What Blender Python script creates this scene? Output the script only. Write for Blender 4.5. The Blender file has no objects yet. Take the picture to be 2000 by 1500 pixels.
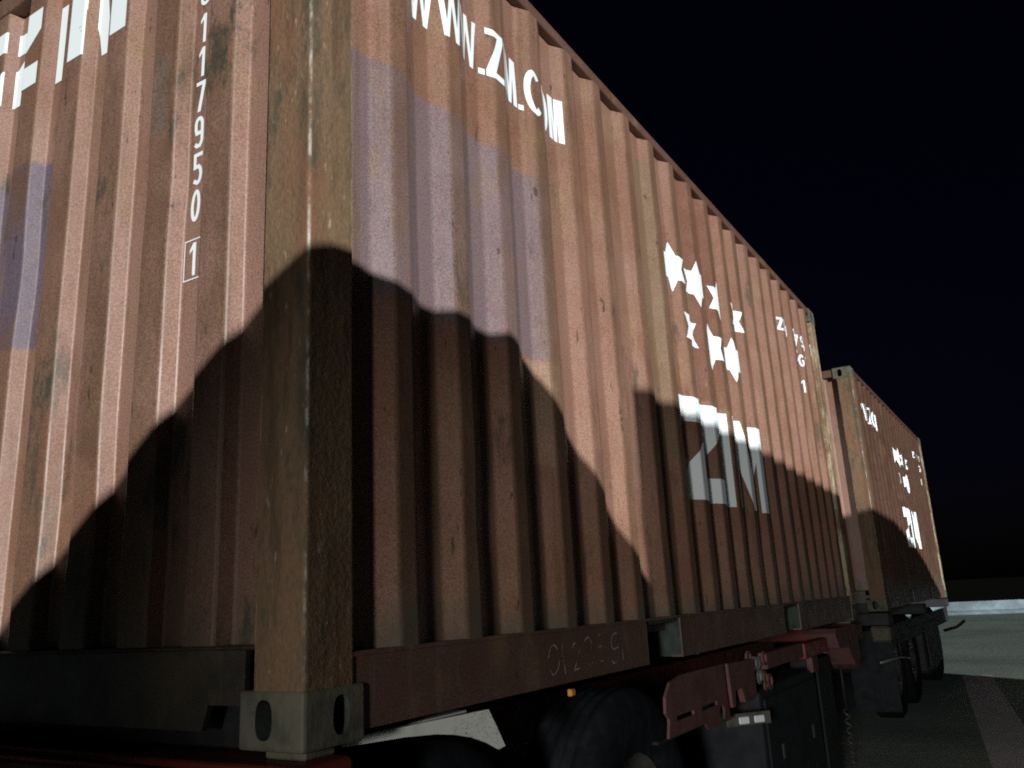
import bpy, bmesh, math, random
from mathutils import Vector, Matrix, noise
random.seed(7)
D = bpy.data
S = bpy.context.scene
COL = S.collection
GZ = 1.15                      # ground is z = 0; the containers' undersides stand at z = GZ

# ------------------------------------------------------------------ camera
def make_camera():
    yaw, pitch, roll, f = 0.544305733, 0.253265619, -0.0521049195, 1639.73
    fw = Vector((math.cos(yaw)*math.cos(pitch), math.sin(yaw)*math.cos(pitch), math.sin(pitch)))
    r = Vector((math.sin(yaw), -math.cos(yaw), 0)); u = r.cross(fw)
    r2 = r*math.cos(roll)+u*math.sin(roll); u2 = r2.cross(fw)
    cd = D.cameras.new('camera'); cam = D.objects.new('camera', cd); COL.objects.link(cam)
    M = Matrix((r2, u2, -fw)).transposed().to_4x4()
    M.translation = Vector((-1.32934521, -1.34573335, 0.280114514+GZ))
    cam.matrix_world = M
    cd.sensor_width = 36; cd.lens = f*36/2000; cd.clip_start = .02; cd.clip_end = 2000
    S.camera = cam
make_camera()

# ------------------------------------------------------------------ light
LAZ = math.radians(40)         # light travels along (sin, cos) of this angle in plan
SLOPE = 0.10                   # fall of the beam per metre
dirv = Vector((math.sin(LAZ), math.cos(LAZ), 0)); perp = Vector((math.cos(LAZ), -math.sin(LAZ), 0))
beam = Vector((dirv.x, dirv.y, -SLOPE)).normalized()
sd = D.lights.new('sun', 'SUN'); sd.energy = 4.6; sd.angle = math.radians(.28); sd.color = (1.0, .985, .95)
so = D.objects.new('sun', sd); COL.objects.link(so)
so.rotation_euler = beam.to_track_quat('-Z', 'Y').to_euler(); so.location = (-20, -24, 8)

w = D.worlds.new('World'); S.world = w; w.use_nodes = True
nt = w.node_tree; bg = nt.nodes['Background']
sky = nt.nodes.new('ShaderNodeTexSky'); sky.sky_type = 'NISHITA'; sky.sun_disc = False
sky.sun_elevation = math.atan(SLOPE); sky.sun_rotation = math.atan2(-dirv.x, -dirv.y)
tint = nt.nodes.new('ShaderNodeMix'); tint.data_type = 'RGBA'; tint.blend_type = 'MULTIPLY'; tint.inputs[0].default_value = 1
tint.inputs[7].default_value = (.32, .30, 1, 1)
nt.links.new(sky.outputs[0], tint.inputs[6]); nt.links.new(tint.outputs[2], bg.inputs[0]); bg.inputs[1].default_value = 0.0012
vs = S.view_settings; vs.view_transform = 'Standard'; vs.look = 'None'; vs.exposure = .12; vs.gamma = 1
S.render.filter_size = 1.9
S.cycles.filter_width = 1.9
S.cycles.max_bounces = 5
S.cycles.use_denoising = False
S.cycles.sample_clamp_indirect = .4; S.cycles.caustics_reflective = False; S.cycles.caustics_refractive = False

# ------------------------------------------------------------------ node helpers
class NT:
    def __init__(s, name):
        s.m = D.materials.new(name); s.m.use_nodes = True; s.t = s.m.node_tree
        s.b = s.t.nodes['Principled BSDF']; s.co = s.n('ShaderNodeTexCoord').outputs['Object']
        s.sep = None
    def n(s, k, **kw):
        x = s.t.nodes.new(k)
        for a, v in kw.items(): setattr(x, a, v)
        return x
    def put(s, sock, v):
        if hasattr(v, 'links') or hasattr(v, 'is_output'): s.t.links.new(v, sock)
        else: sock.default_value = v
    def noise(s, scale, detail=4, rough=.6, st=(1, 1, 1), off=(0, 0, 0)):
        mp = s.n('ShaderNodeMapping'); mp.inputs['Scale'].default_value = st; mp.inputs['Location'].default_value = off
        s.put(mp.inputs[0], s.co)
        x = s.n('ShaderNodeTexNoise'); x.inputs['Scale'].default_value = scale
        x.inputs['Detail'].default_value = detail; x.inputs['Roughness'].default_value = rough
        s.put(x.inputs['Vector'], mp.outputs[0]); return x.outputs[0]
    def math(s, op, a, b=0, c=0):
        x = s.n('ShaderNodeMath', operation=op)
        s.put(x.inputs[0], a); s.put(x.inputs[1], b); s.put(x.inputs[2], c); return x.outputs[0]
    def ramp(s, v, lo, hi, a=0., b=1.):
        x = s.n('ShaderNodeMapRange'); x.interpolation_type = 'SMOOTHSTEP'
        s.put(x.inputs[0], v); x.inputs[1].default_value = lo; x.inputs[2].default_value = hi
        x.inputs[3].default_value = a; x.inputs[4].default_value = b; return x.outputs[0]
    def mix(s, f, a, b):
        x = s.n('ShaderNodeMix', data_type='RGBA'); s.put(x.inputs[0], f)
        for i, v in ((6, a), (7, b)):
            if isinstance(v, tuple): x.inputs[i].default_value = (*v, 1)
            else: s.put(x.inputs[i], v)
        return x.outputs[2]
    def xyz(s):
        if s.sep is None:
            k = s.n('ShaderNodeSeparateXYZ'); s.put(k.inputs[0], s.co); s.sep = k.outputs
        return s.sep
    def box(s, ax, a0, a1, z0, z1, edge=.010, jit=.014):
        x = s.xyz()[ax]; z = s.xyz()[2]
        j = s.math('MULTIPLY', s.math('SUBTRACT', s.noise(4, 3), .5), jit)
        x = s.math('ADD', x, j); z = s.math('ADD', z, j)
        m = s.ramp(x, a0-edge, a0+edge)
        for v, c, up in ((x, a1, 0), (z, z0, 1), (z, z1, 0)):
            m = s.math('MULTIPLY', m, s.ramp(v, c-edge, c+edge, 0. if up else 1., 1. if up else 0.))
        return m
    def out(s, col, rough=.6, spec=.3, bump=None, bd=.002, metal=0.):
        s.put(s.b.inputs['Base Color'], (*col, 1) if isinstance(col, tuple) else col)
        s.put(s.b.inputs['Roughness'], rough); s.b.inputs['Specular IOR Level'].default_value = spec
        s.b.inputs['Metallic'].default_value = metal
        if bump is not None:
            k = s.n('ShaderNodeBump'); k.inputs['Distance'].default_value = bd; k.inputs['Strength'].default_value = 1
            s.put(k.inputs['Height'], bump); s.put(s.b.inputs['Normal'], k.outputs[0])
        return s.m

def paint(name, zones=(), base=(.246, .140, .107), dirt=1.0, ridge=None, moss=1.0, smud=.60, tone=1.0):
    k = NT(name)
    c = k.mix(k.ramp(k.noise(1.3, 5), .35, .68), base, tuple(v*f for v, f in zip(base, (.80, .72, .62))))
    c = k.mix(k.ramp(k.noise(2.6, 4, off=(3, 1, 7)), .55, .75, 0, .5), c, (.27, .18, .105))
    for ax, a0, a1, z0, z1, colr, amt in zones:
        chip = k.ramp(k.noise(11, 7, .75, (1, 1, .6), (a0, z0, 3)), .60, .66, 1, .25)
        c = k.mix(k.math('MULTIPLY', k.math('MULTIPLY', k.box(ax, a0, a1, z0, z1), amt), chip), c, colr)
    if ridge:                     # outer ridges are rubbed and dusty
        rg = k.math('MULTIPLY', k.ramp(k.xyz()[ridge[0]], ridge[1], ridge[1]+.004, 1, 0), k.ramp(k.noise(3, 5, .7, (1, 1, .4), (6, 6, 1)), .36, .62, .12, .85))
        c = k.mix(rg, c, (.130, .076, .048))
    # vertical run-off streaks of rust and dust
    st = k.noise(5, 6, .7, (3.2, 3.2, .16))
    c = k.mix(k.ramp(st, .52, .74, 0, .75*dirt), c, (.125, .072, .04))
    st2 = k.noise(7, 5, .7, (4, 4, .10), (9, 4, 2))
    c = k.mix(k.ramp(st2, .60, .78, 0, .55*dirt), c, (.21, .16, .09))
    # grey-green smudges, scuffs and nicks
    sm = k.noise(3.1, 7, .72, (1.4, 1.4, .55), (5, 2, 11))
    c = k.mix(k.ramp(sm, smud, smud+.09, 0, .8*dirt), c, (.072, .060, .044))
    nk = k.noise(16, 4, .65, (1.6, 1.6, .5), (1, 8, 3))
    c = k.mix(k.ramp(nk, .665, .70, 0, .85), c, (.045, .034, .026))
    sc = k.noise(9, 5, .8, (1.0, 1.0, 3.0), (4, 4, 4))
    c = k.mix(k.ramp(sc, .69, .72, 0, .7), c, (.05, .045, .035))
    mt = k.noise(9, 6, .75, (1, 1, .6), (8, 3, 1))
    c = k.mix(k.ramp(mt, .50, .70, 0, .45), c, (.20, .135, .070))
    mt2 = k.noise(6, 6, .75, (1, 1, .5), (2, 5, 9))
    c = k.mix(k.ramp(mt2, .54, .72, 0, .45), c, (.17, .070, .045))
    sp = k.n('ShaderNodeMix', data_type='RGBA', blend_type='MULTIPLY'); sp.inputs[0].default_value = 1
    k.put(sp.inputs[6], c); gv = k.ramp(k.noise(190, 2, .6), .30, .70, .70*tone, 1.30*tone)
    cc = k.n('ShaderNodeCombineColor')
    for q in range(3): k.put(cc.inputs[q], gv)
    k.put(sp.inputs[7], cc.outputs[0]); c = sp.outputs[2]
    # damp moss and mud splash near the bottom rail
    zb = k.math('ADD', k.xyz()[2], k.math('MULTIPLY', k.noise(5, 4, off=(2, 2, 2)), .5))
    c = k.mix(k.ramp(zb, .36, .62, .8*moss, 0), c, (.085, .088, .066))
    h = k.math('ADD', k.math('MULTIPLY', k.noise(2.2, 2), 2.4), k.math('MULTIPLY', k.noise(45, 3), .12))
    return k.out(c, k.ramp(k.noise(9, 4), .3, .7, .38, .54), .62, h, .0035)

PURPLE = (.168, .124, .136)
M = {}
M['side'] = paint('faded_brown_side_paint', [(0, .1, 1.225, 1.09, 1.80, PURPLE, .95), (0, 2.86, 3.32, 1.25, 2.6, (.15, .068, .045), .8),
                                              (0, 2.22, 2.42, .9, 2.4, (.16, .125, .075), .55), (0, 1.0, 1.3, .72, 1.08, (.32, .225, .16), .6)], ridge=(1, .0085))
M['end'] = paint('faded_brown_end_paint', [(1, 1.235, 1.75, 1.14, 1.80, (.105, .085, .120), .9), (1, .60, .71, 1.66, 1.92, (.15, .16, .15), .6)], (.246, .144, .112), dirt=1.25, ridge=(0, .0215), smud=.575)
M['rail'] = paint('brown_rail_paint', [], (.125, .068, .056), moss=0)
M['sill'] = paint('dark_sill_paint', [], (.06, .05, .045), moss=.0, tone=.45)
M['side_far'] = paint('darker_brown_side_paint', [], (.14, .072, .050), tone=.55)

def post_mat():
    k = NT('weathered_olive_rust_post')
    c = k.mix(k.ramp(k.noise(2.2, 6, .65, (1, 1, .35)), .35, .66), (.215, .132, .082), (.160, .112, .062))
    c = k.mix(k.ramp(k.noise(4, 6, .7, (2.5, 2.5, .2), (3, 3, 3)), .52, .74, 0, .7), c, (.235, .195, .110))
    c = k.mix(k.ramp(k.noise(6, 7, .75, (2.2, 2.2, .3), (7, 1, 5)), .48, .64, 0, .8), c, (.095, .055, .032))
    c = k.mix(k.ramp(k.noise(7, 7, .75, (1.5, 1.5, .5), (2, 9, 5)), .53, .64, 0, .85), c, (.068, .070, .052))
    c = k.mix(k.ramp(k.noise(60, 3, .6, (1, 1, .35)), .64, .72, 0, .7), c, (.40, .35, .24))
    sp2 = k.ramp(k.noise(130, 3, .7, (1, 1, .5)), .32, .68, .0, .5)
    c = k.mix(sp2, c, (.085, .060, .036))
    dk = k.math('MULTIPLY', k.ramp(k.math('MAXIMUM', k.xyz()[0], k.xyz()[1]), .02, .055, 1, 0), k.ramp(k.noise(5, 6, .75, (1, 1, .35), (4, 1, 6)), .40, .58, 0, .85))
    c = k.mix(dk, c, (.062, .064, .045))
    rd = k.noise(3.5, 5, .7, (1.5, 1.5, .3), (1, 6, 2))
    c = k.mix(k.ramp(rd, .52, .68, 0, .7), c, (.20, .095, .055))
    # pale wear on the outer edge
    e = k.math('MAXIMUM', k.xyz()[0], k.xyz()[1]); 
    ed = k.math('MULTIPLY', k.ramp(e, .008, .0125, 1, 0), k.ramp(k.noise(5, 6, .75, (1, 1, .6)), .46, .60))
    c = k.mix(k.math('MULTIPLY', ed, .85), c, (.46, .44, .39))
    lit_bevel = k.math('MULTIPLY', k.ramp(k.math('MAXIMUM', k.xyz()[0], k.xyz()[1]), .150, .154), k.ramp(k.noise(6, 6, .75, (1, 1, .5), (5, 5, 5)), .42, .60))  # light on the panel-side bevels, painted as a pale line
    c = k.mix(k.math('MULTIPLY', lit_bevel, .8), c, (.40, .36, .24))
    h = k.math('ADD', k.noise(70, 4, .7), k.noise(9, 4, .6, (1, 1, .4)))
    return k.out(c, .72, .25, h, .004)
M['post'] = post_mat()

def simple(name, col, col2=None, rough=.6, spec=.3, sc=8, metal=0., bd=.002, lo=.4, hi=.7):
    k = NT(name); nz = k.noise(sc, 6, .65)
    c = k.mix(k.ramp(nz, lo, hi), col, col2 or tuple(v*.6 for v in col))
    return k.out(c, k.ramp(k.noise(sc*2, 4), .3, .7, rough-.1, min(1, rough+.1)), spec, nz, bd, metal)
M['cast'] = simple('grey_green_casting_steel', (.115, .112, .080), (.06, .062, .05), .7, .3, 14, bd=.005)
M['pocket'] = simple('shaded_pocket_steel', (.05, .065, .058), (.03, .036, .033), .8, .1, 16)  # dark colour carries the shade inside pockets and casting holes
def white_mat():
    k = NT('white_reflective_lettering')
    nz = k.ramp(k.noise(28, 5, .7), .69, .73)
    return k.out(k.mix(nz, (.80, .90, .93), (.16, .11, .09)), .45, .4)
M['white'] = white_mat()
M['chalk'] = simple('chalk_scrawl', (.42, .35, .30), (.155, .095, .080), .9, .1, 26, lo=.44, hi=.56)
M['red'] = simple('faded_red_chassis_paint', (.13, .018, .014), (.06, .016, .013), .55, .4, 7)
M['pink'] = simple('dusty_red_bracket_paint', (.165, .080, .076), (.10, .055, .052), .7, .25, 9)
M['orange'] = simple('orange_marker_plate', (.24, .05, .025), (.16, .04, .025), .5, .4, 12)
M['black'] = simple('black_steel', (.02, .02, .023), (.032, .032, .034), .6, .3, 10)
M['rubber'] = simple('dusty_tyre_rubber', (.012, .014, .018), (.022, .026, .031), .9, .06, 12)
M['rim'] = simple('grey_rim_steel', (.07, .07, .07), (.04, .035, .03), .5, .4, 12)
def fender_mat():
    k = NT('cracked_white_fender')
    c = k.mix(k.ramp(k.noise(12, 6, .7), .5, .75, 0, .5), (.80, .84, .80), (.45, .48, .42))
    v = k.n('ShaderNodeTexVoronoi', feature='DISTANCE_TO_EDGE'); v.inputs['Scale'].default_value = 13
    mp = k.n('ShaderNodeMapping'); mp.inputs['Scale'].default_value = (1, 1, 2.2); k.put(mp.inputs[0], k.co)
    wv = k.n('ShaderNodeVectorMath', operation='ADD'); k.put(wv.inputs[0], mp.outputs[0])
    nn = k.n('ShaderNodeTexNoise'); nn.inputs['Scale'].default_value = 9
    k.put(nn.inputs['Vector'], k.co); k.put(wv.inputs[1], nn.outputs['Color']); k.put(v.inputs['Vector'], wv.outputs[0])
    c = k.mix(k.math('MULTIPLY', k.ramp(v.outputs[0], .0, .03, .8, 0), k.ramp(k.xyz()[0], .48, .64)), c, (.06, .09, .06))
    return k.out(c, .5, .4)
M['fender'] = fender_mat()
M['flap'] = simple('black_rubber_flap', (.026, .030, .036), (.016, .019, .023), .8, .2, 6)
M['pale'] = simple('galvanised_bar', (.5, .5, .5), (.3, .3, .3), .35, .5, 14, .6)
M['amber'] = simple('amber_marker_lens', (.8, .35, .08), (.7, .25, .05), .25, .5, 20)
M['shadow_tarp'] = simple('shadow_load_tarp', (.2, .22, .24), (.15, .16, .18), .6, .3, 3)
M['shadow_clay'] = simple('shadow_mound_clay', (.22, .16, .11), (.14, .10, .07), .95, .1, 4, bd=.03)
M['wall'] = simple('pale_light_streak', (.30, .40, .46), (.14, .19, .21), .8, .2, .8)  # pale colour imitates a streak of lit ground
def ground_mat(name, a, b, sc, bd):
    k = NT(name)
    c = k.mix(k.ramp(k.noise(sc, 7, .65), .35, .7), a, b)
    c = k.mix(k.ramp(k.noise(sc*14, 5, .7), .55, .72, 0, .5), c, tuple(v*.5 for v in a))
    c = k.mix(k.ramp(k.noise(.22, 4, .6, (1, .25, 1)), .5, .68, 0, .45), c, tuple(v*.6 for v in b))
    return k.out(c, .95, .03, k.noise(sc*20, 5, .7) if bd else None, bd)
M['yard'] = ground_mat('worn_concrete_yard', (.38, .48, .43), (.26, .34, .31), .35, .006)
M['unlit_ground'] = ground_mat('unlit_night_ground', (.010, .010, .009), (.007, .007, .006), .2, .0)  # near-black colour stands in for unlit ground beyond the yard
M['line'] = simple('pale_lit_ground', (.74, .80, .82), (.60, .66, .68), .8, .2, 3, lo=.4, hi=.7)  # pale colour imitates ground lit between two shadows

# ------------------------------------------------------------------ mesh helpers
def link(name, me, mat, parent=None, loc=None):
    o = D.objects.new(name, me); COL.objects.link(o)
    if mat: me.materials.append(M[mat])
    if parent: o.parent = parent
    if loc: o.location = loc
    return o
def finish(name, bm, mat, parent=None, smooth=False, loc=None):
    bmesh.ops.recalc_face_normals(bm, faces=bm.faces)
    me = D.meshes.new(name); bm.to_mesh(me); bm.free()
    if smooth: me.polygons.foreach_set('use_smooth', [True]*len(me.polygons))
    return link(name, me, mat, parent, loc)
def abox(bm, x0, x1, y0, y1, z0, z1, bev=0., seg=1):
    r = bmesh.ops.create_cube(bm, size=1)
    vs_ = r['verts']
    for v in vs_:
        v.co = Vector((x0+(v.co.x+.5)*(x1-x0), y0+(v.co.y+.5)*(y1-y0), z0+(v.co.z+.5)*(z1-z0)))
    if bev > 0:
        es = list({e for v in vs_ for e in v.link_edges})
        bmesh.ops.bevel(bm, geom=es, offset=bev, segments=seg, affect='EDGES', profile=.5)
def box(name, x0, x1, y0, y1, z0, z1, mat, parent=None, bev=.004, seg=1):
    bm = bmesh.new(); abox(bm, x0, x1, y0, y1, z0, z1, bev, seg)
    return finish(name, bm, mat, parent)
def prism(bm, pts, y0, y1, plane='xz'):
    """extrude a polygon (list of 2D points) across the third axis"""
    def P(a, b, c): return {'xz': (a, c, b), 'yz': (c, a, b), 'xy': (a, b, c)}[plane]
    A = [bm.verts.new(P(a, b, y0)) for a, b in pts]; B = [bm.verts.new(P(a, b, y1)) for a, b in pts]
    n = len(pts)
    bm.faces.new(A); bm.faces.new(B[::-1])
    for i in range(n): bm.faces.new((A[i], B[i], B[(i+1) % n], A[(i+1) % n]))
def tube(name, pts, r, mat, parent, seg=8):
    bm = bmesh.new(); rings = []
    for i, p in enumerate(pts):
        p = Vector(p); t = (Vector(pts[min(i+1, len(pts)-1)])-Vector(pts[max(i-1, 0)])).normalized()
        a = t.orthogonal().normalized() if not rings else (pa-t*pa.dot(t)).normalized()
        pa = a; b = t.cross(a)
        rings.append([bm.verts.new(p+a*r*math.cos(q*math.tau/seg)+b*r*math.sin(q*math.tau/seg)) for q in range(seg)])
    for i in range(len(rings)-1):
        for q in range(seg): bm.faces.new((rings[i][q], rings[i][(q+1) % seg], rings[i+1][(q+1) % seg], rings[i+1][q]))
    bm.faces.new(rings[0]); bm.faces.new(rings[-1][::-1])
    return finish(name, bm, mat, parent, True)
def empty(name, loc, label, cat, group=None, rz=0):
    o = D.objects.new(name, None); COL.objects.link(o); o.location = loc; o.rotation_euler.z = rz
    o.empty_display_size = .2; tag(o, label, cat, group); return o
def tag(o, label=None, cat=None, group=None, kind=None):
    for k, v in (('label', label), ('category', cat), ('group', group), ('kind', kind)):
        if v: o[k] = v
def copy_tree(o, parent=None):
    c = o.copy(); COL.objects.link(c); c.parent = parent
    for ch in list(o.children): copy_tree(ch, c)
    return c

# ------------------------------------------------------------------ setting
def sheet(name, x0, x1, y0, y1, z, mat, n=1):
    bm = bmesh.new()
    bmesh.ops.create_grid(bm, x_segments=n, y_segments=n, size=.5)
    for v in bm.verts: v.co = Vector((x0+(v.co.x+.5)*(x1-x0), y0+(v.co.y+.5)*(y1-y0), z))
    o = finish(name, bm, mat); tag(o, kind='structure'); return o
sheet('ground', -900, 900, -900, 900, -.008, 'unlit_ground')
sheet('yard_pavement', -45, 40, -45, 30, 0, 'yard')
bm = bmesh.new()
prism(bm, [(13.6, .02), (6.0, -.78), (5.6, -1.15), (5.9, -1.2), (13.7, -.36)], .002, .005, 'xy')  # pale sheet in the shape of a lit strip of ground
mk = finish('lit_ground_strip', bm, 'line'); tag(mk, kind='structure')

# ------------------------------------------------------------------ lettering: outlines and stroke strips
def strip(path, t, closed=False):
    n = len(path); L = []; R = []
    for i in range(n):
        p = Vector(path[i])
        a = Vector(path[i-1]) if (i > 0 or closed) else None
        b = Vector(path[(i+1) % n]) if (i < n-1 or closed) else None
        d1 = (p-a).normalized() if a is not None else None
        d2 = (b-p).normalized() if b is not None else None
        d1 = d1 or d2; d2 = d2 or d1
        m = (Vector((-d1.y, d1.x))+Vector((-d2.y, d2.x)))
        m = m/max(m.length_squared, .25)*2
        L.append(p+m*t/2); R.append(p-m*t/2)
    q = []
    for i in range(n if closed else n-1):
        j = (i+1) % n; q.append([L[i], R[i], R[j], L[j]])
    return q
def arc(cx, cy, rx, ry, a0, a1, n=9):
    return [(cx+rx*math.cos(math.radians(a0+(a1-a0)*i/n)), cy+ry*math.sin(math.radians(a0+(a1-a0)*i/n))) for i in range(n+1)]
def glyph(ch, w, h, t):
    """polygons of one capital or digit in a w x h cell with stroke t"""
    T = t/2; b = t
    if ch == 'Z':
        k = t*1.55
        return [[(0, h), (w, h), (w, h-t), (k, t), (w, t), (w, 0), (0, 0), (0, t), (w-k, h-t), (0, h-t)]]
    if ch == 'I': return [[(0, 0), (w, 0), (w, h), (0, h)]]
    if ch == 'M':
        return [[(0, 0), (0, h), (b*1.5, h), (w/2, h*.34), (w-b*1.5, h), (w, h), (w, 0), (w-b, 0), (w-b, h*.58),
                 (w/2+b*.42, 0), (w/2-b*.42, 0), (b, h*.58), (b, 0)]]
    if ch == 'W':
        return [[(x*w, y*h) for x, y in ((0, 1), (.16, 1), (.285, .3), (.42, 1), (.58, 1), (.715, .3), (.84, 1), (1, 1), (.80, 0), (.64, 0), (.5, .66), (.36, 0), (.20, 0))]]
    if ch == '.': return [[(0, 0), (w, 0), (w, w), (0, w)]]
    if ch == 'O' or ch == '0': return strip(arc(w/2, h/2, w/2-T, h/2-T, 0, 345, 23), t, True)
    if ch == 'C': return strip(arc(w/2, h/2, w/2-T, h/2-T, 48, 312, 20), t)
    if ch == 'G': return strip(arc(w/2, h/2, w/2-T, h/2-T, 45, 345, 18)+[(w-T, h*.47), (w*.55, h*.47)], t)
    if ch == 'U': return strip([(T, h)]+arc(w/2, w/2, w/2-T, w/2-T, 180, 360, 10)+[(w-T, h)], t)
    if ch == '1': return [[(w*.45, 0), (w*.45+t, 0), (w*.45+t, h), (w*.45, h), (w*.12, h*.80), (w*.12, h*.68), (w*.45, h*.80)]]
    if ch == '7': return [[(0, h), (w, h), (w, h-t), (w*.45+t*.4, 0), (w*.45-t*.7, 0), (w-t*1.15, h-t), (0, h-t)]]
    if ch == '9':
        return strip([(T*.6, h*.14), (w*.3, T), (w*.62, T)]+arc(w-T-.3*w, h*.28, .3*w, h*.2, -60, 0, 4)+arc(w/2, h*.74, w/2-T, h*.26-T, 0, 180, 9)
                     + [(T, h*.62), (w*.25, h*.47), (w-t, h*.47)], t)
    if ch == '5':
        return strip([(w, h-T), (T, h-T), (T, h*.56), (w*.55, h*.57)]+arc(w/2, h*.31, w/2-T, h*.26, 65, -90, 9)[1:]+[(T*.5, h*.14)], t)
    if ch == '2':
        return strip([(T, h*.70)]+arc(w/2, h*.72, w/2-T, h*.28-T, 165, -20, 8)+[(T*1.2, T*1.02), (w, T)], t)
    if ch == '3':
        return strip(arc(w/2, h*.73, w/2-T, h*.27-T, 150, -70, 8)+arc(w/2, h*.27, w/2-T, h*.27-T, 70, -150, 8), t)
    return []
def star(R):
    return [[(R*(1 if i % 2 == 0 else .577)*math.sin(i*math.pi/6), R*(1 if i % 2 == 0 else .577)*math.cos(i*math.pi/6)) for i in range(12)]]
def layout(text, x, z, h, wd, t, gap, polys=None):
    polys = [] if polys is None else polys
    for ch in text:
        if ch == ' ': x += wd.get(' ', h*.4); continue
        w_ = wd.get(ch, wd['*'])
        for p in glyph(ch, w_, h, t): polys.append([(x+a, z+b) for a, b in p])
        x += w_+gap
    return polys

# ------------------------------------------------------------------ corrugated profiles: list of (s, depth)
def bend(pts, c=.006):
    out = [pts[0]]
    for i in range(1, len(pts)-1):
        p, a, b = Vector(pts[i]), Vector(pts[i-1]), Vector(pts[i+1])
        da, db = (a-p), (b-p)
        k = min(c, da.length*.4, db.length*.4)
        out += [tuple(p+da.normalized()*k), tuple(p+(da.normalized()+db.normalized())*k*.32), tuple(p+db.normalized()*k)]
    out.append(pts[-1]); return out
LEN, WID, HGT = 6.058, 2.438, 2.591
SHIFT = (0, 0, 0, 0, .01, .006, .045, .07, .07, .065, .06, .05, .03, .03, .03, .025, .015, .02, .005, 0)   # the sheets are not welded evenly
def side_profile():
    o, i, x0, p = .007, .043, .330, .2817
    pts = [(.150, i), (x0-.066, i)]
    for k in range(20):
        a = x0+k*p+SHIFT[k]; pts += [(a, o), (a+.066, o), (a+.144, i)]
        if k < 19: pts.append((x0+(k+1)*p+SHIFT[k+1]-.066, i))
    pts.append((5.905, i))
    return bend(pts)
def end_profile():
    o, i, y0, p = .020, .065, .313, .2527
    pts = [(.150, i), (y0-.018, i)]
    for k in range(8):
        a = y0+k*p; pts += [(a, o), (a+.11, o), (a+.128, i)]
        if k < 7: pts.append((a+p-.018, i))
    pts.append((2.290, i))
    return bend(pts)
SP, EP = side_profile(), end_profile()
def depth(prof, s):
    for (a, da), (b, db) in zip(prof, prof[1:]):
        if a <= s <= b: return da+(db-da)*(s-a)/max(b-a, 1e-9)
    return prof[0][1] if s < prof[0][0] else prof[-1][1]
sconv = lambda s, d, z: (s, d, z)
econv = lambda s, d, z: (d, s, z)
ROWS = 40
DENTS = [(1.95, .55, .16, .010), (3.4, .42, .22, .008), (4.6, .9, .2, .009), (2.3, 1.5, .2, .006), (5.2, 1.3, .25, .008), (1.2, 2.35, .18, .007), (.7, .5, .15, .006), (4.1, 2.0, .25, .006)]
EDENTS = [(.9, .6, .2, .010), (1.4, 1.4, .22, .010), (.6, 1.5, .15, .006), (1.9, .8, .25, .010), (.5, .45, .12, .006)]
def warp(co, end=False):
    s_, z = (co[1], co[2]) if end else (co[0], co[2])
    d = .0030*noise.noise(Vector((s_*1.1, z*.9, 3.3+5*end)))+.0016*noise.noise(Vector((s_*4, z*2.2, 9.1)))
    for a, b, r, h in (EDENTS if end else DENTS):
        q = ((s_-a)**2+(z-b)**2)/(r*r)
        if q < 6: d += h*math.exp(-q*1.5)
    e = .0045*noise.noise(Vector((s_*2.2, z*1.6, 7.7+end)))
    k = max(0, min(1, (z-.19)/.15, (2.53-z)/.15)); d *= k; e *= k
    return (co[0]+d, co[1]+e, z) if end else (co[0]+e, co[1]+d, z)
def panel(name, prof, z0, z1, conv, mat, parent):
    bm = bmesh.new(); nz = ROWS; grid = []; end = conv is econv
    for j in range(nz+1):
        z = z0+(z1-z0)*j/nz
        grid.append([bm.verts.new(warp(conv(s, d, z), end)) for s, d in prof])
    for j in range(nz):
        for i in range(len(prof)-1):
            bm.faces.new((grid[j][i], grid[j][i+1], grid[j+1][i+1], grid[j+1][i]))
    o = finish(name, bm, mat, parent)
    md = o.modifiers.new('thickness', 'SOLIDIFY'); md.thickness = .003; md.offset = 0
    return o
def decal(name, polys, prof, conv, mat, parent, lift=.0030, flat=False):
    """flat outlines laid on the corrugated sheet, folded at each of its bends"""
    bm = bmesh.new()
    for p in polys:
        vs_ = [bm.verts.new((a, 0, b)) for a, b in p]
        try: bm.faces.new(vs_)
        except ValueError: pass
    bm.normal_update()
    bmesh.ops.triangulate(bm, faces=bm.faces[:])
    lo = min(v.co.x for v in bm.verts); hi = max(v.co.x for v in bm.verts)
    for s, d in prof:
        if lo < s < hi:
            bmesh.ops.bisect_plane(bm, geom=bm.verts[:]+bm.edges[:]+bm.faces[:], plane_co=(s, 0, 0), plane_no=(1, 0, 0), dist=1e-6)
    zr = (.205, 2.50) if conv is econv else (.188, 2.535)
    zl = min(v.co.z for v in bm.verts); zh = max(v.co.z for v in bm.verts)
    for j in range(ROWS+1):
        z = zr[0]+(zr[1]-zr[0])*j/ROWS
        if zl < z < zh and not flat:
            bmesh.ops.bisect_plane(bm, geom=bm.verts[:]+bm.edges[:]+bm.faces[:], plane_co=(0, 0, z), plane_no=(0, 0, 1), dist=1e-6)
    for v in bm.verts:
        s = v.co.x; co = conv(s, depth(prof, s)-lift, v.co.z)
        v.co = Vector(co if flat else warp(co, conv is econv))
    return finish(name, bm, mat, parent)
mirror = lambda polys, c: [[(c-a, b) for a, b in p] for p in polys]

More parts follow.
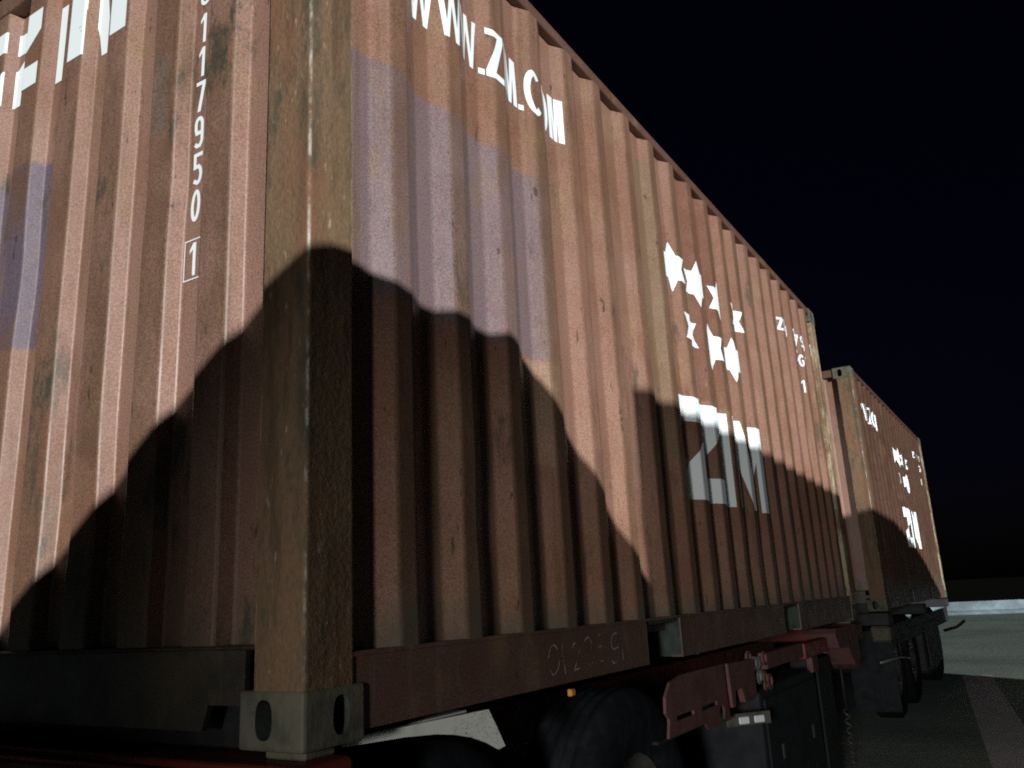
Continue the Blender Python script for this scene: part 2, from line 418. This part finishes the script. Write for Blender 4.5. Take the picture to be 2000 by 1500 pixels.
def casting_mesh():
    o = box('casting', 0, .190, 0, .196, 0, .122, 'cast', bev=.008, seg=2)
    def cutter(face):
        bm = bmesh.new(); n = 20; A = []; B = []
        for i in range(n):
            q = math.tau*i/n; u = .0255*math.copysign(abs(math.cos(q))**.75, math.cos(q)); v = .041*math.copysign(abs(math.sin(q))**.75, math.sin(q))+.063
            if face == 'y': A.append(bm.verts.new((.112+u, -.02, v))); B.append(bm.verts.new((.112+u, .165, v)))
            else: A.append(bm.verts.new((-.02, .118+u, v))); B.append(bm.verts.new((.165, .118+u, v)))
        bm.faces.new(A); bm.faces.new(B[::-1])
        for i in range(n): bm.faces.new((A[i], B[i], B[(i+1) % n], A[(i+1) % n]))
        return finish('cut', bm, None)
    cs = [cutter('y'), cutter('x')]
    for c in cs:
        m = o.modifiers.new('b', 'BOOLEAN'); m.object = c; m.operation = 'DIFFERENCE'; m.solver = 'EXACT'
    dg = bpy.context.evaluated_depsgraph_get(); dg.update()
    me = D.meshes.new_from_object(o.evaluated_get(dg)); me.name = 'corner_casting'
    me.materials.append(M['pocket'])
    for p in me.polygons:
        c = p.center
        if .012 < c.x < .178 and .012 < c.y < .184 and .010 < c.z < .112: p.material_index = 1  # inner faces of the holes coloured dark as shade
    for x in cs+[o]: D.objects.remove(x)
    return me

# ------------------------------------------------------------------ container
def make_container():
    root = empty('shipping_container', (0, 0, GZ), 'x', 'container', 'shipping containers on the parked trailers')
    panel('side_panel', SP, .188, 2.535, sconv, 'side', root)
    panel('side_panel', [(s, WID-d) for s, d in SP], .188, 2.535, sconv, 'side', root)
    panel('end_panel', EP, .205, 2.50, econv, 'end', root)
    for y0, y1 in ((.165, 1.213), (1.225, 2.273)):
        d = box('door', 6.0, 6.045, y0, y1, .13, 2.48, 'end', root)
        for q in (.3, .75): tube('lock_rod', [(6.066, y0+q*(y1-y0), .16), (6.066, y0+q*(y1-y0), 2.45)], .017, 'rail', d)
    box('roof_panel', .1, 5.95, .05, WID-.05, 2.560, 2.578, 'side', root)
    box('floor', .1, 5.95, .08, WID-.08, .13, .165, 'sill', root)
    # rails
    for y0, y1 in ((.004, .064), (WID-.064, WID-.004)):
        box('top_rail', .12, 5.94, y0, y1, 2.531, 2.586, 'rail', root, .008, 2)
    box('end_header', .012, .075, .15, WID-.15, 2.50, 2.585, 'rail', root, .008, 2)
    box('door_header', 5.98, 6.05, .15, WID-.15, 2.49, 2.585, 'rail', root, .008, 2)
    for side in (0, 1):
        f = (lambda y: y) if side == 0 else (lambda y: WID-y)
        fl = box('bottom_rail', .150, 5.91, *sorted((f(.006), f(.055))), .178, .190, 'rail', root, .002)
        for a, b in ((.150, 1.824), (2.184, 3.874), (4.234, 5.91)):
            bm = bmesh.new()
            prism(bm, [(f(.010), .1775), (f(.016), .1775), (f(.016), .028), (f(.06), .028), (f(.06), .0205), (f(.010), .0205)], a, b, 'yz')
            finish('rail_web', bm, 'rail', fl)
    for x0 in (1.824, 3.874):
        fp = box('fork_pocket', x0, x0+.36, .02, WID-.02, .165, .1775, 'pocket', root, 0)
        box('pocket_wall', x0-.008, x0-.0005, .017, WID-.017, .03, .1775, 'pocket', fp, 0)
        box('pocket_wall', x0+.3605, x0+.368, .008, WID-.008, .022, .1775, 'pocket', fp, 0)
    bm = bmesh.new()
    prism(bm, [(.196, .088), (.315, .088), (.335, .032), (2.10, .032), (2.12, .088), (2.242, .088), (2.242, .205), (.196, .205)], .016, .03, 'yz')
    es = finish('end_sill', bm, 'sill', root)
    box('sill_flange', .012, .075, .155, WID-.155, .2055, .216, 'sill', es)
    box('dark_gap_plate', .09, .13, .21, WID-.21, -.015, .12, 'black', root)  # black plate put in to keep the gap under the sill dark
    box('door_sill', 5.99, 6.045, .19, WID-.19, .03, .125, 'sill', root)
    # posts
    for px in (0, 1):
        for py in (0, 1):
            x0, x1 = (.004, .160) if px == 0 else (5.898, 6.054)
            y0, y1 = (.004, .160) if py == 0 else (WID-.160, WID-.004)
            o = box('corner_post', x0, x1, y0, y1, .110, 2.480, 'post', root, .010, 3)
            md = o.data
    me = casting_mesh()
    for px in (0, 1):
        for py in (0, 1):
            for pz in (0, 1):
                m2 = me.copy()
                for v in m2.vertices:
                    if px: v.co.x = LEN-v.co.x
                    if py: v.co.y = WID-v.co.y
                    if pz: v.co.z = HGT+.003-v.co.z
                if (px+py+pz) % 2: m2.flip_normals()
                link('corner_casting', m2, None, root)
    # painted marks on the long side
    def word(name, chars, prof, conv, flip=None):
        for ch, x, z, w_, h_, t in chars:
            g = [[(x+a, z+b) for a, b in p] for p in glyph(ch, w_, h_, t)]
            decal(name, mirror(g, flip) if flip else g, prof, conv, 'white', root)
    def line(text, x, z, h_, cw, t, gap):
        out = []
        for ch in text:
            if ch == ' ': x += gap*2; continue
            w_ = cw.get(ch, cw['*']); out.append((ch, x, z, w_, h_, t)); x += w_+gap
        return out
    spots = [('W', .446, .125), ('W', .575, .125), ('W', .704, .125), ('.', .833, .023), ('Z', .862, .094), ('I', .963, .026), ('M', .998, .104),
             ('.', 1.109, .022), ('C', 1.137, .103), ('O', 1.247, .098), ('M', 1.352, .088)]
    word('letter', [(c, x, 2.072, w_, .198, .026) for c, x, w_ in spots], SP, sconv)
    for cx, cz in ((2.594, 1.918), (2.935, 1.917), (3.278, 1.914), (3.632, 1.905), (2.768, 1.610), (3.124, 1.608), (3.466, 1.602)):
        decal('star_emblem', [[(cx+a, cz+b) for a, b in p] for p in star(.138)], SP, sconv, 'white', root)
    word('letter', [('Z', 2.525, .712, .490, .515, .128), ('I', 3.070, .712, .118, .515, .12), ('M', 3.262, .712, .572, .515, .126)], SP, sconv)
    nw = {'*': .064, 'I': .018, 'M': .075}
    word('numeral', line('ZIMU 117950 1', 4.795, 2.132, .1, nw, .018, .021), SP, sconv)
    word('numeral', line('22G1', 5.18, 1.967, .1, nw, .018, .021)+[('1', 5.335, 1.754, .064, .1, .018)], SP, sconv)
    # painted marks on the end wall (read towards smaller y)
    word('letter', [('Z', 0, 2.110, .300, .308, .088), ('I', .342, 2.110, .088, .308, .08), ('M', .487, 2.110, .320, .308, .083)], EP, econv, 1.640)
    digits = [(c, 0, 1.933-k*.116, .040, .1, .0125) for k, c in enumerate('117950')]
    digits += [(c, 0, 2.064+k*.114, .040 if c != 'I' else .0125, .1, .0125) for k, c in enumerate('UMIZ')]
    word('numeral', digits+[('1', .003, 1.190, .040, .098, .0125)], EP, econv, .526)
    fr = strip([(-.014, 1.180), (.060, 1.180), (.060, 1.298), (-.014, 1.298)], .0035, True)
    decal('check_digit_frame', mirror(fr, .526), EP, econv, 'white', root)
    return root

near = make_container()
tag(near, 'large faded brown shipping container nearest the viewer, a purple-grey patch beside its corner post')
far = copy_tree(near); far.location = (8.172, .0886, GZ-.006)
tag(far, 'smaller-looking brown shipping container behind the nearest one, at the right against the night sky')
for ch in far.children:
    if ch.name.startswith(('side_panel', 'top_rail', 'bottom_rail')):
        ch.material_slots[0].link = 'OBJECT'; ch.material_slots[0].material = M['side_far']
# chalk scrawl on the near container's bottom rail
x = 1.035
for ch, wd in zip('0123591', (.07, .02, .055, .055, .055, .06, .02)):
    hh = random.uniform(.085, .105); dz = .052+random.uniform(-.006, .006)
    sh = random.uniform(-.12, .2)
    g = [[(x+a+sh*b+.004*math.sin(b*60), b+dz+.12*a) for a, b in p] for p in glyph(ch if ch != '1' else 'I', wd if ch != '1' else .006, hh, .0045)]
    decal('chalk_numeral', g, [(0, .010), (6, .010)], sconv, 'chalk', near, .0015, True)
    x += wd+random.uniform(.035, .05)

# ------------------------------------------------------------------ wheels
def lathe(bm, prof, seg=40):
    """profile of (radius, y) revolved about the y axis"""
    rings = []
    for r, y in prof:
        rings.append([bm.verts.new((r*math.cos(q*math.tau/seg), y, r*math.sin(q*math.tau/seg))) for q in range(seg)])
    for a, b in zip(rings, rings[1:]):
        for q in range(seg): bm.faces.new((a[q], a[(q+1) % seg], b[(q+1) % seg], b[q]))
def wheel(parent, x, y, r=.52, wdt=.28):
    bm = bmesh.new()
    prof = [(.29, .02), (.33, .0), (.44, -.005), (.49, .01), (.512, .03)]
    for k in range(5):
        a = .035+k*.045; prof += [(.52, a), (.52, a+.033), (.508, a+.036), (.508, a+.043)]
    prof += [(.512, wdt-.03), (.49, wdt-.01), (.44, wdt+.005), (.33, wdt), (.29, wdt-.02)]
    lathe(bm, prof)
    wo = empty('wheel_pivot', (x, y, r-GZ), '', ''); wo.name = 'wheel'
    for k in ('label', 'category', 'group'):
        if k in wo: del wo[k]
    wo.parent = parent; wo.scale = (r/.52,)*3
    finish('tyre', bm, 'rubber', wo, True)
    bm = bmesh.new()
    lathe(bm, [(.29, .025), (.285, .05), (.24, .07), (.20, .045), (.12, .04), (.115, .0), (.06, -.01), (.001, -.01)], 28)
    lathe(bm, [(.29, .22), (.25, .15), (.1, .12), (.001, .12)], 28)
    finish('rim', bm, 'rim', wo, True)
    for i in range(8):
        q = i*math.tau/8
        bm = bmesh.new(); bmesh.ops.create_cone(bm, segments=6, radius1=.016, radius2=.014, depth=.03, cap_ends=True)
        bmesh.ops.rotate(bm, verts=bm.verts, matrix=Matrix.Rotation(math.pi/2, 3, 'X'))
        bmesh.ops.translate(bm, verts=bm.verts, vec=(.165*math.cos(q), .03, .165*math.sin(q)))
        finish('wheel_nut', bm, 'rim', wo)
    return wo

# ------------------------------------------------------------------ near trailer (local z: 0 = container underside)
tr = empty('container_trailer', (0, 0, GZ), 'red skeletal trailer carrying the nearest container, white fender over its wheel', 'trailer', 'trailers under the containers')
for y in (.72, 1.62):
    bm = bmesh.new()
    prism(bm, [(y, -.14), (y+.11, -.14), (y+.11, -.155), (y+.062, -.155), (y+.062, -.43), (y+.11, -.43), (y+.11, -.445), (y, -.445), (y, -.43), (y+.048, -.43), (y+.048, -.155), (y, -.155)], -.1, 6.3, 'yz')
    finish('main_beam', bm, 'red', tr)
for x0, x1 in ((-.03, .235), (5.84, 6.09)):
    bm = bmesh.new(); abox(bm, x0, x1 if x0 > 1 else .140, -.012, WID+.012, -.150, -.022, .012, 2)
    b = finish('bolster', bm, 'red', tr)
    for y in (.035, WID-.155): box('twistlock', x0+.07, x0+.16, y, y+.12, -.021, -.003, 'cast', b)
# rear bumper with lamp, seen as dark red at the bottom left
bm = bmesh.new(); abox(bm, -.075, -.034, .0, WID, -.30, -.035, .012, 2); bp = finish('rear_crossbeam', bm, 'red', tr)
for y in (1.15, 1.33):
    bm = bmesh.new(); lathe(bm, [(.001, 0), (.05, 0), (.062, .008), (.066, .03), (.066, .05)], 24)
    bmesh.ops.rotate(bm, verts=bm.verts, matrix=Matrix.Rotation(-math.pi/2, 3, 'Z'))
    bmesh.ops.translate(bm, verts=bm.verts, vec=(-.125, y, -.045))
    finish('tail_lamp', bm, 'black', tr, True)
for x in (.60, 1.86):
    for y in (.10, 1.98): wheel(tr, x, y, .54)
    tube('axle', [(x, .3, .52-GZ), (x, 2.2, .52-GZ)], .07, 'black', tr)
# white mudguard skirt over the first wheel, its lower edge cut by the arch
def fender():
    out = [(.20, -.004), (.71, -.002), (.738, -.045), (.775, -.105), (.748, -.110), (.70, -.086), (.64, -.064), (.57, -.047), (.50, -.036), (.40, -.028), (.30, -.024), (.20, -.021)]
    bm = bmesh.new(); prism(bm, out, -.005, .001, 'xz')
    o = finish('fender', bm, 'fender', tr)
    for v in o.data.vertices: v.co.y += .078-(v.co.x-.25)*.12
    bm = bmesh.new(); abox(bm, .24, .70, .085, .40, -.010, -.004, .001)
    finish('fender_top', bm, 'fender', o)
fender()
# side bracket plate with two slots and a round hole
def slotted_plate():
    y0, y1 = .03, .042
    up = finish_prism('side_bracket', [(2.02, -.204), (1.99, -.18), (2.0, -.12), (2.06, -.07), (2.20, -.052), (2.74, -.055), (2.75, -.204)], y0, y1, 'pink', tr)
    for x0, x1 in ((2.02, 2.10), (2.30, 2.40), (2.60, 2.75)):
        finish_prism('bracket_bridge', [(x0, -.222), (x1, -.222), (x1, -.2042), (x0, -.2042)], y0, y1, 'pink', up)
    n = 12; cx, cz, r = 2.66, -.262, .036
    low = [(2.0, -.275), (2.02, -.2222), (2.75, -.2222), (2.76, -.262)]
    low += [(cx+r*math.cos(t), cz+r*math.sin(t)) for t in [math.pi*q/n for q in range(n+1)]]
    low += [(2.45, -.262), (2.45, -.275)]
    finish_prism('bracket_lower', low, y0, y1, 'pink', up)
    finish_prism('bracket_foot', [(2.42, -.2755), (2.45, -.2755), (2.45, -.2625), (cx-r, -.2625)]+[(cx+r*math.cos(t), cz+r*math.sin(t)) for t in [math.pi+math.pi*q/n for q in range(1, n)]]+[(cx+r, -.2625), (2.76, -.2625), (2.76, -.305), (2.46, -.305)], y0, y1, 'pink', up)
    box('bracket_web', 1.99, 2.76, .075, .30, -.30, -.285, 'black', up)
def finish_prism(name, pts, y0, y1, mat, parent):
    bm = bmesh.new(); prism(bm, pts, y0, y1, 'xz'); return finish(name, bm, mat, parent)
slotted_plate()
bm = bmesh.new(); prism(bm, [(2.80, -.06), (3.22, -.07), (3.22, -.24), (3.02, -.26), (2.98, -.19), (2.88, -.19), (2.86, -.26), (2.82, -.26)], .03, .06, 'xz')
finish('winch_bracket', bm, 'pink', tr)
lp = box('reflector_plate', -.14, .12, -.005, .005, -.372, -.312, 'cast', tr)
for x0 in (-.075, .015): box('reflector', x0, x0+.060, -.016, -.006, -.362, -.328, 'white', lp)
lp.location = (3.06, .03, 0); lp.rotation_euler.z = math.radians(-38)
for i in range(16):
    x = random.uniform(3.22, 3.62); z = -.08-(x-3.22)*.3+random.uniform(-.09, .07)
    s = random.uniform(.018, .035); y = random.uniform(.03, .07)
    bm = bmesh.new()
    pts = [(x+s*math.cos(q*math.tau/10)*1.2, z+s*math.sin(q*math.tau/10)) for q in range(10)]
    rr = bmesh.new(); rr.free()
    for p in strip(pts, .012, True):
        prism(bm, p, y, y+.012, 'xz')
    bmesh.ops.remove_doubles(bm, verts=bm.verts, dist=1e-5)
    finish('chain_link', bm, 'pink' if i % 3 else 'pale', tr)
bm = bmesh.new(); abox(bm, 3.50, 4.32, .04, .09, -.150, -.062, .008, 2); sr = finish('side_rail', bm, 'pink', tr)
box('marker_plate', 4.34, 4.98, .032, .09, -.165, -.068, 'orange', tr, .01, 2)
box('marker_bracket', 4.52, 4.68, .04, .08, -.26, -.166, 'pink', tr)
bm = bmesh.new()
prism(bm, [(5.05, -.05), (5.10, -.02), (5.55, -.018), (5.83, -.03), (5.83, -.26), (5.70, -.34), (5.60, -.30), (5.45, -.17), (5.12, -.15)], -.015, .16, 'xz')
finish('bolster_gusset', bm, 'pink', tr)
tb = box('tool_box', 3.35, 4.60, .06, .55, -.95, -.24, 'flap', tr, .02, 2)
box('lid', 3.39, 4.56, .045, .059, -.90, -.29, 'flap', tb, .008)
for x0 in (3.6, 4.3): box('latch', x0, x0+.05, .035, .044, -.62, -.54, 'rim', tb)
box('mud_flap', 4.75, 5.15, .07, .085, -1.02, -.2, 'flap', tr)
box('landing_leg', 5.22, 5.34, .25, .37, -1.06, -.2, 'black', tr)
box('leg_foot', 5.15, 5.41, .17, .45, -GZ, -1.061, 'black', tr)
pts = [(5.62+.022*math.cos(i*1.05), .10+.022*math.sin(i*1.05), -.62-.011*i) for i in range(40)]
tube('air_hose', pts, .008, 'rim', tr, 6)
tube('hose_hanger', [(5.62, .10, -.63), (5.62, .10, -.2)], .01, 'black', tr, 6)
box('marker_lamp', 1.275, 1.305, .062, .08, -.035, -.012, 'amber', tr)

# ------------------------------------------------------------------ far trailer
tf = empty('container_trailer', (8.172, .0886, GZ-.006), 'black trailer in deep shade under the second container', 'trailer', 'trailers under the containers')
for y in (.72, 1.62): box('main_beam', -.1, 6.3, y, y+.11, -.40, -.10, 'black', tf)
for x0, x1 in ((-.03, .235), (2.9, 3.15), (5.84, 6.09)): box('bolster', x0, x1, .0, WID, -.14, -.012, 'black', tf, .01)
for x in (1.0, 2.25, 4.9):
    for y in (.13, 1.98): wheel(tf, x, y)
    tube('axle', [(x, .3, .52-GZ), (x, 2.2, .52-GZ)], .07, 'black', tf)
box('corner_gusset', -.02, .30, .01, .2, -.30, -.145, 'cast', tf, .02)
box('mud_flap', .25, .27, .05, .5, -1.0, -.2, 'flap', tf)
box('side_guard', 2.95, 4.3, .02, .05, -.8, -.25, 'black', tf)
box('fuel_tank', 2.95, 4.25, .06, .6, -.9, -.25, 'black', tf, .06, 3)
tube('lamp_bracket', [(5.2, .05, -.47), (5.2, -.14, -.42), (5.2, -.26, -.33)], .022, 'black', tf)
box('side_panel', .1, 6.0, .03, .05, -.36, -.145, 'black', tf)
tube('tie_bar', [(-.75, .02, -.435), (.4, .02, -.475), (1.1, .0, -.548)], .013, 'pale', tf)
tube('tie_bar_mount', [(.5, .02, -.484), (.5, .02, -.3)], .015, 'black', tf)
# drawbar joining the two trailers
db = tube('draw_bar', [(6.0, 1.22, -.32+GZ), (7.2, 1.22, -.42+GZ), (8.3, 1.22, -.32+GZ)], .06, 'black', None)
tag(db, 'black steel drawbar between the two trailers', 'drawbar')

# ------------------------------------------------------------------ low pale wall added in place of a light streak across the yard
bm = bmesh.new()
prism(bm, [(38.0, 0), (38.1, .10), (38.22, .16), (38.28, .50), (38.42, .50), (38.5, .16), (38.6, .10), (38.7, 0)], -9, 6, 'xz')
wl = finish('light_streak_wall', bm, 'wall'); tag(wl, 'low pale wall standing in for a streak of light at the far edge of the yard', 'wall')

# ------------------------------------------------------------------ unseen shapes added behind the viewpoint to cast the shade
def pa(p, a, z=0): return (perp*p+dirv*a)+Vector((0, 0, z))
def mound():  # unseen mound added to throw the shadow on the corner
    A0 = -6.0; prof_h = 1.18+GZ+SLOPE*6.0  # unseen mound, silhouette fitted to the shadow on the container corner
    bm = bmesh.new(); n = 90; ext = 3.6; G = []
    for j in range(n+1):
        row = []
        for i in range(n+1):
            p = .38-ext+2*ext*i/n; a = -ext+2*ext*j/n
            dp = max(0, abs(p-.39)-.30); r = math.hypot(dp, a)
            k = .09
            z = prof_h-1.05*(math.sqrt(r*r+k*k)-k)
            q = pa(p, A0+a)
            z += .05*noise.noise(q*2.2)+.03*noise.noise(q*6)
            if z < .0: z = -.03
            row.append(bm.verts.new((q.x, q.y, z)))
        G.append(row)
    for j in range(n):
        for i in range(n): bm.faces.new((G[j][i], G[j][i+1], G[j+1][i+1], G[j+1][i]))
    o = finish('shadow_mound', bm, 'shadow_clay', None, True)
    tag(o, 'unseen steep mound behind the viewpoint, shaped to throw the shadow on the corner', 'mound')
mound()
def lorry():  # unseen lorry added to throw the long shadow
    A0 = -11.0; lift = GZ+SLOPE*9.8
    root = empty('shadow_lorry', pa(1.48, A0), 'unseen lorry added behind the viewpoint, its load shaped to throw the long shadow', 'lorry', None, math.atan2(perp.y, perp.x))
    pr = [(1.48, 1.285), (3.0, 1.36), (4.6, 1.39), (5.4, 1.45), (6.3, 1.58), (7.4, 1.62), (8.4, 1.50), (9.2, 1.33), (10.2, .95), (10.55, .4)]  # outline of the added load, fitted to the shadow edge it throws
    bm = bmesh.new()
    pts = [(p-1.48, z+lift) for p, z in pr]+[(10.6-1.48, 1.15), (0, 1.15)]
    prism(bm, pts, -1.2, 1.2, 'xz'); finish('shadow_load', bm, 'shadow_tarp', root)
    box('flat_bed', 0.02, 9.1, -1.24, 1.24, 1.0, 1.149, 'red', root)
    box('chassis', .2, 9.6, -.5, .5, .7, .999, 'black', root)
    for x in (1.2, 2.5, 7.8):
        for y in (-1.22, .92):
            bm = bmesh.new(); lathe(bm, [(.001, .0), (.28, .02), (.30, 0), (.46, 0), (.5, .04), (.5, .26), (.46, .3), (.28, .3), (.001, .28)], 28)
            o = finish('wheel', bm, 'rubber', root, True, (x, y, .5))
lorry()

# ------------------------------------------------------------------ work lamp by the end of the trailer: a weak second light
def work_lamp():
    base = Vector((-8.6, -2.65, 0)); hz = 1.85
    root = empty('work_lamp', base, 'work lamp on a thin stand left of the viewpoint', 'lamp')
    tube('stand', [(-.56, 0, 0), (-.56, 0, hz-.3)], .03, 'black', root)
    for q in range(3):
        c, s = math.cos(q*2.1), math.sin(q*2.1); tube('stand_leg', [(-.56, 0, .35), (-.56+.4*c, .4*s, .01)], .015, 'black', root)
    box('lamp_head', -.62, -.50, -.5, .5, hz-.3, hz+.3, 'black', root, .02, 2)
    ld = D.lights.new('work_light', 'SPOT'); ld.energy = 2050; ld.shadow_soft_size = .45; ld.color = (1.0, .95, .89)
    ld.spot_size = math.radians(21.4); ld.spot_blend = .50
    lo = D.objects.new('work_light', ld); COL.objects.link(lo); lo.parent = root; lo.location = (0, 0, hz)
    aim = Vector((math.cos(math.radians(8.7)), math.sin(math.radians(8.7)), -.075))
    lo.rotation_euler = aim.to_track_quat('-Z', 'Y').to_euler()
work_lamp()
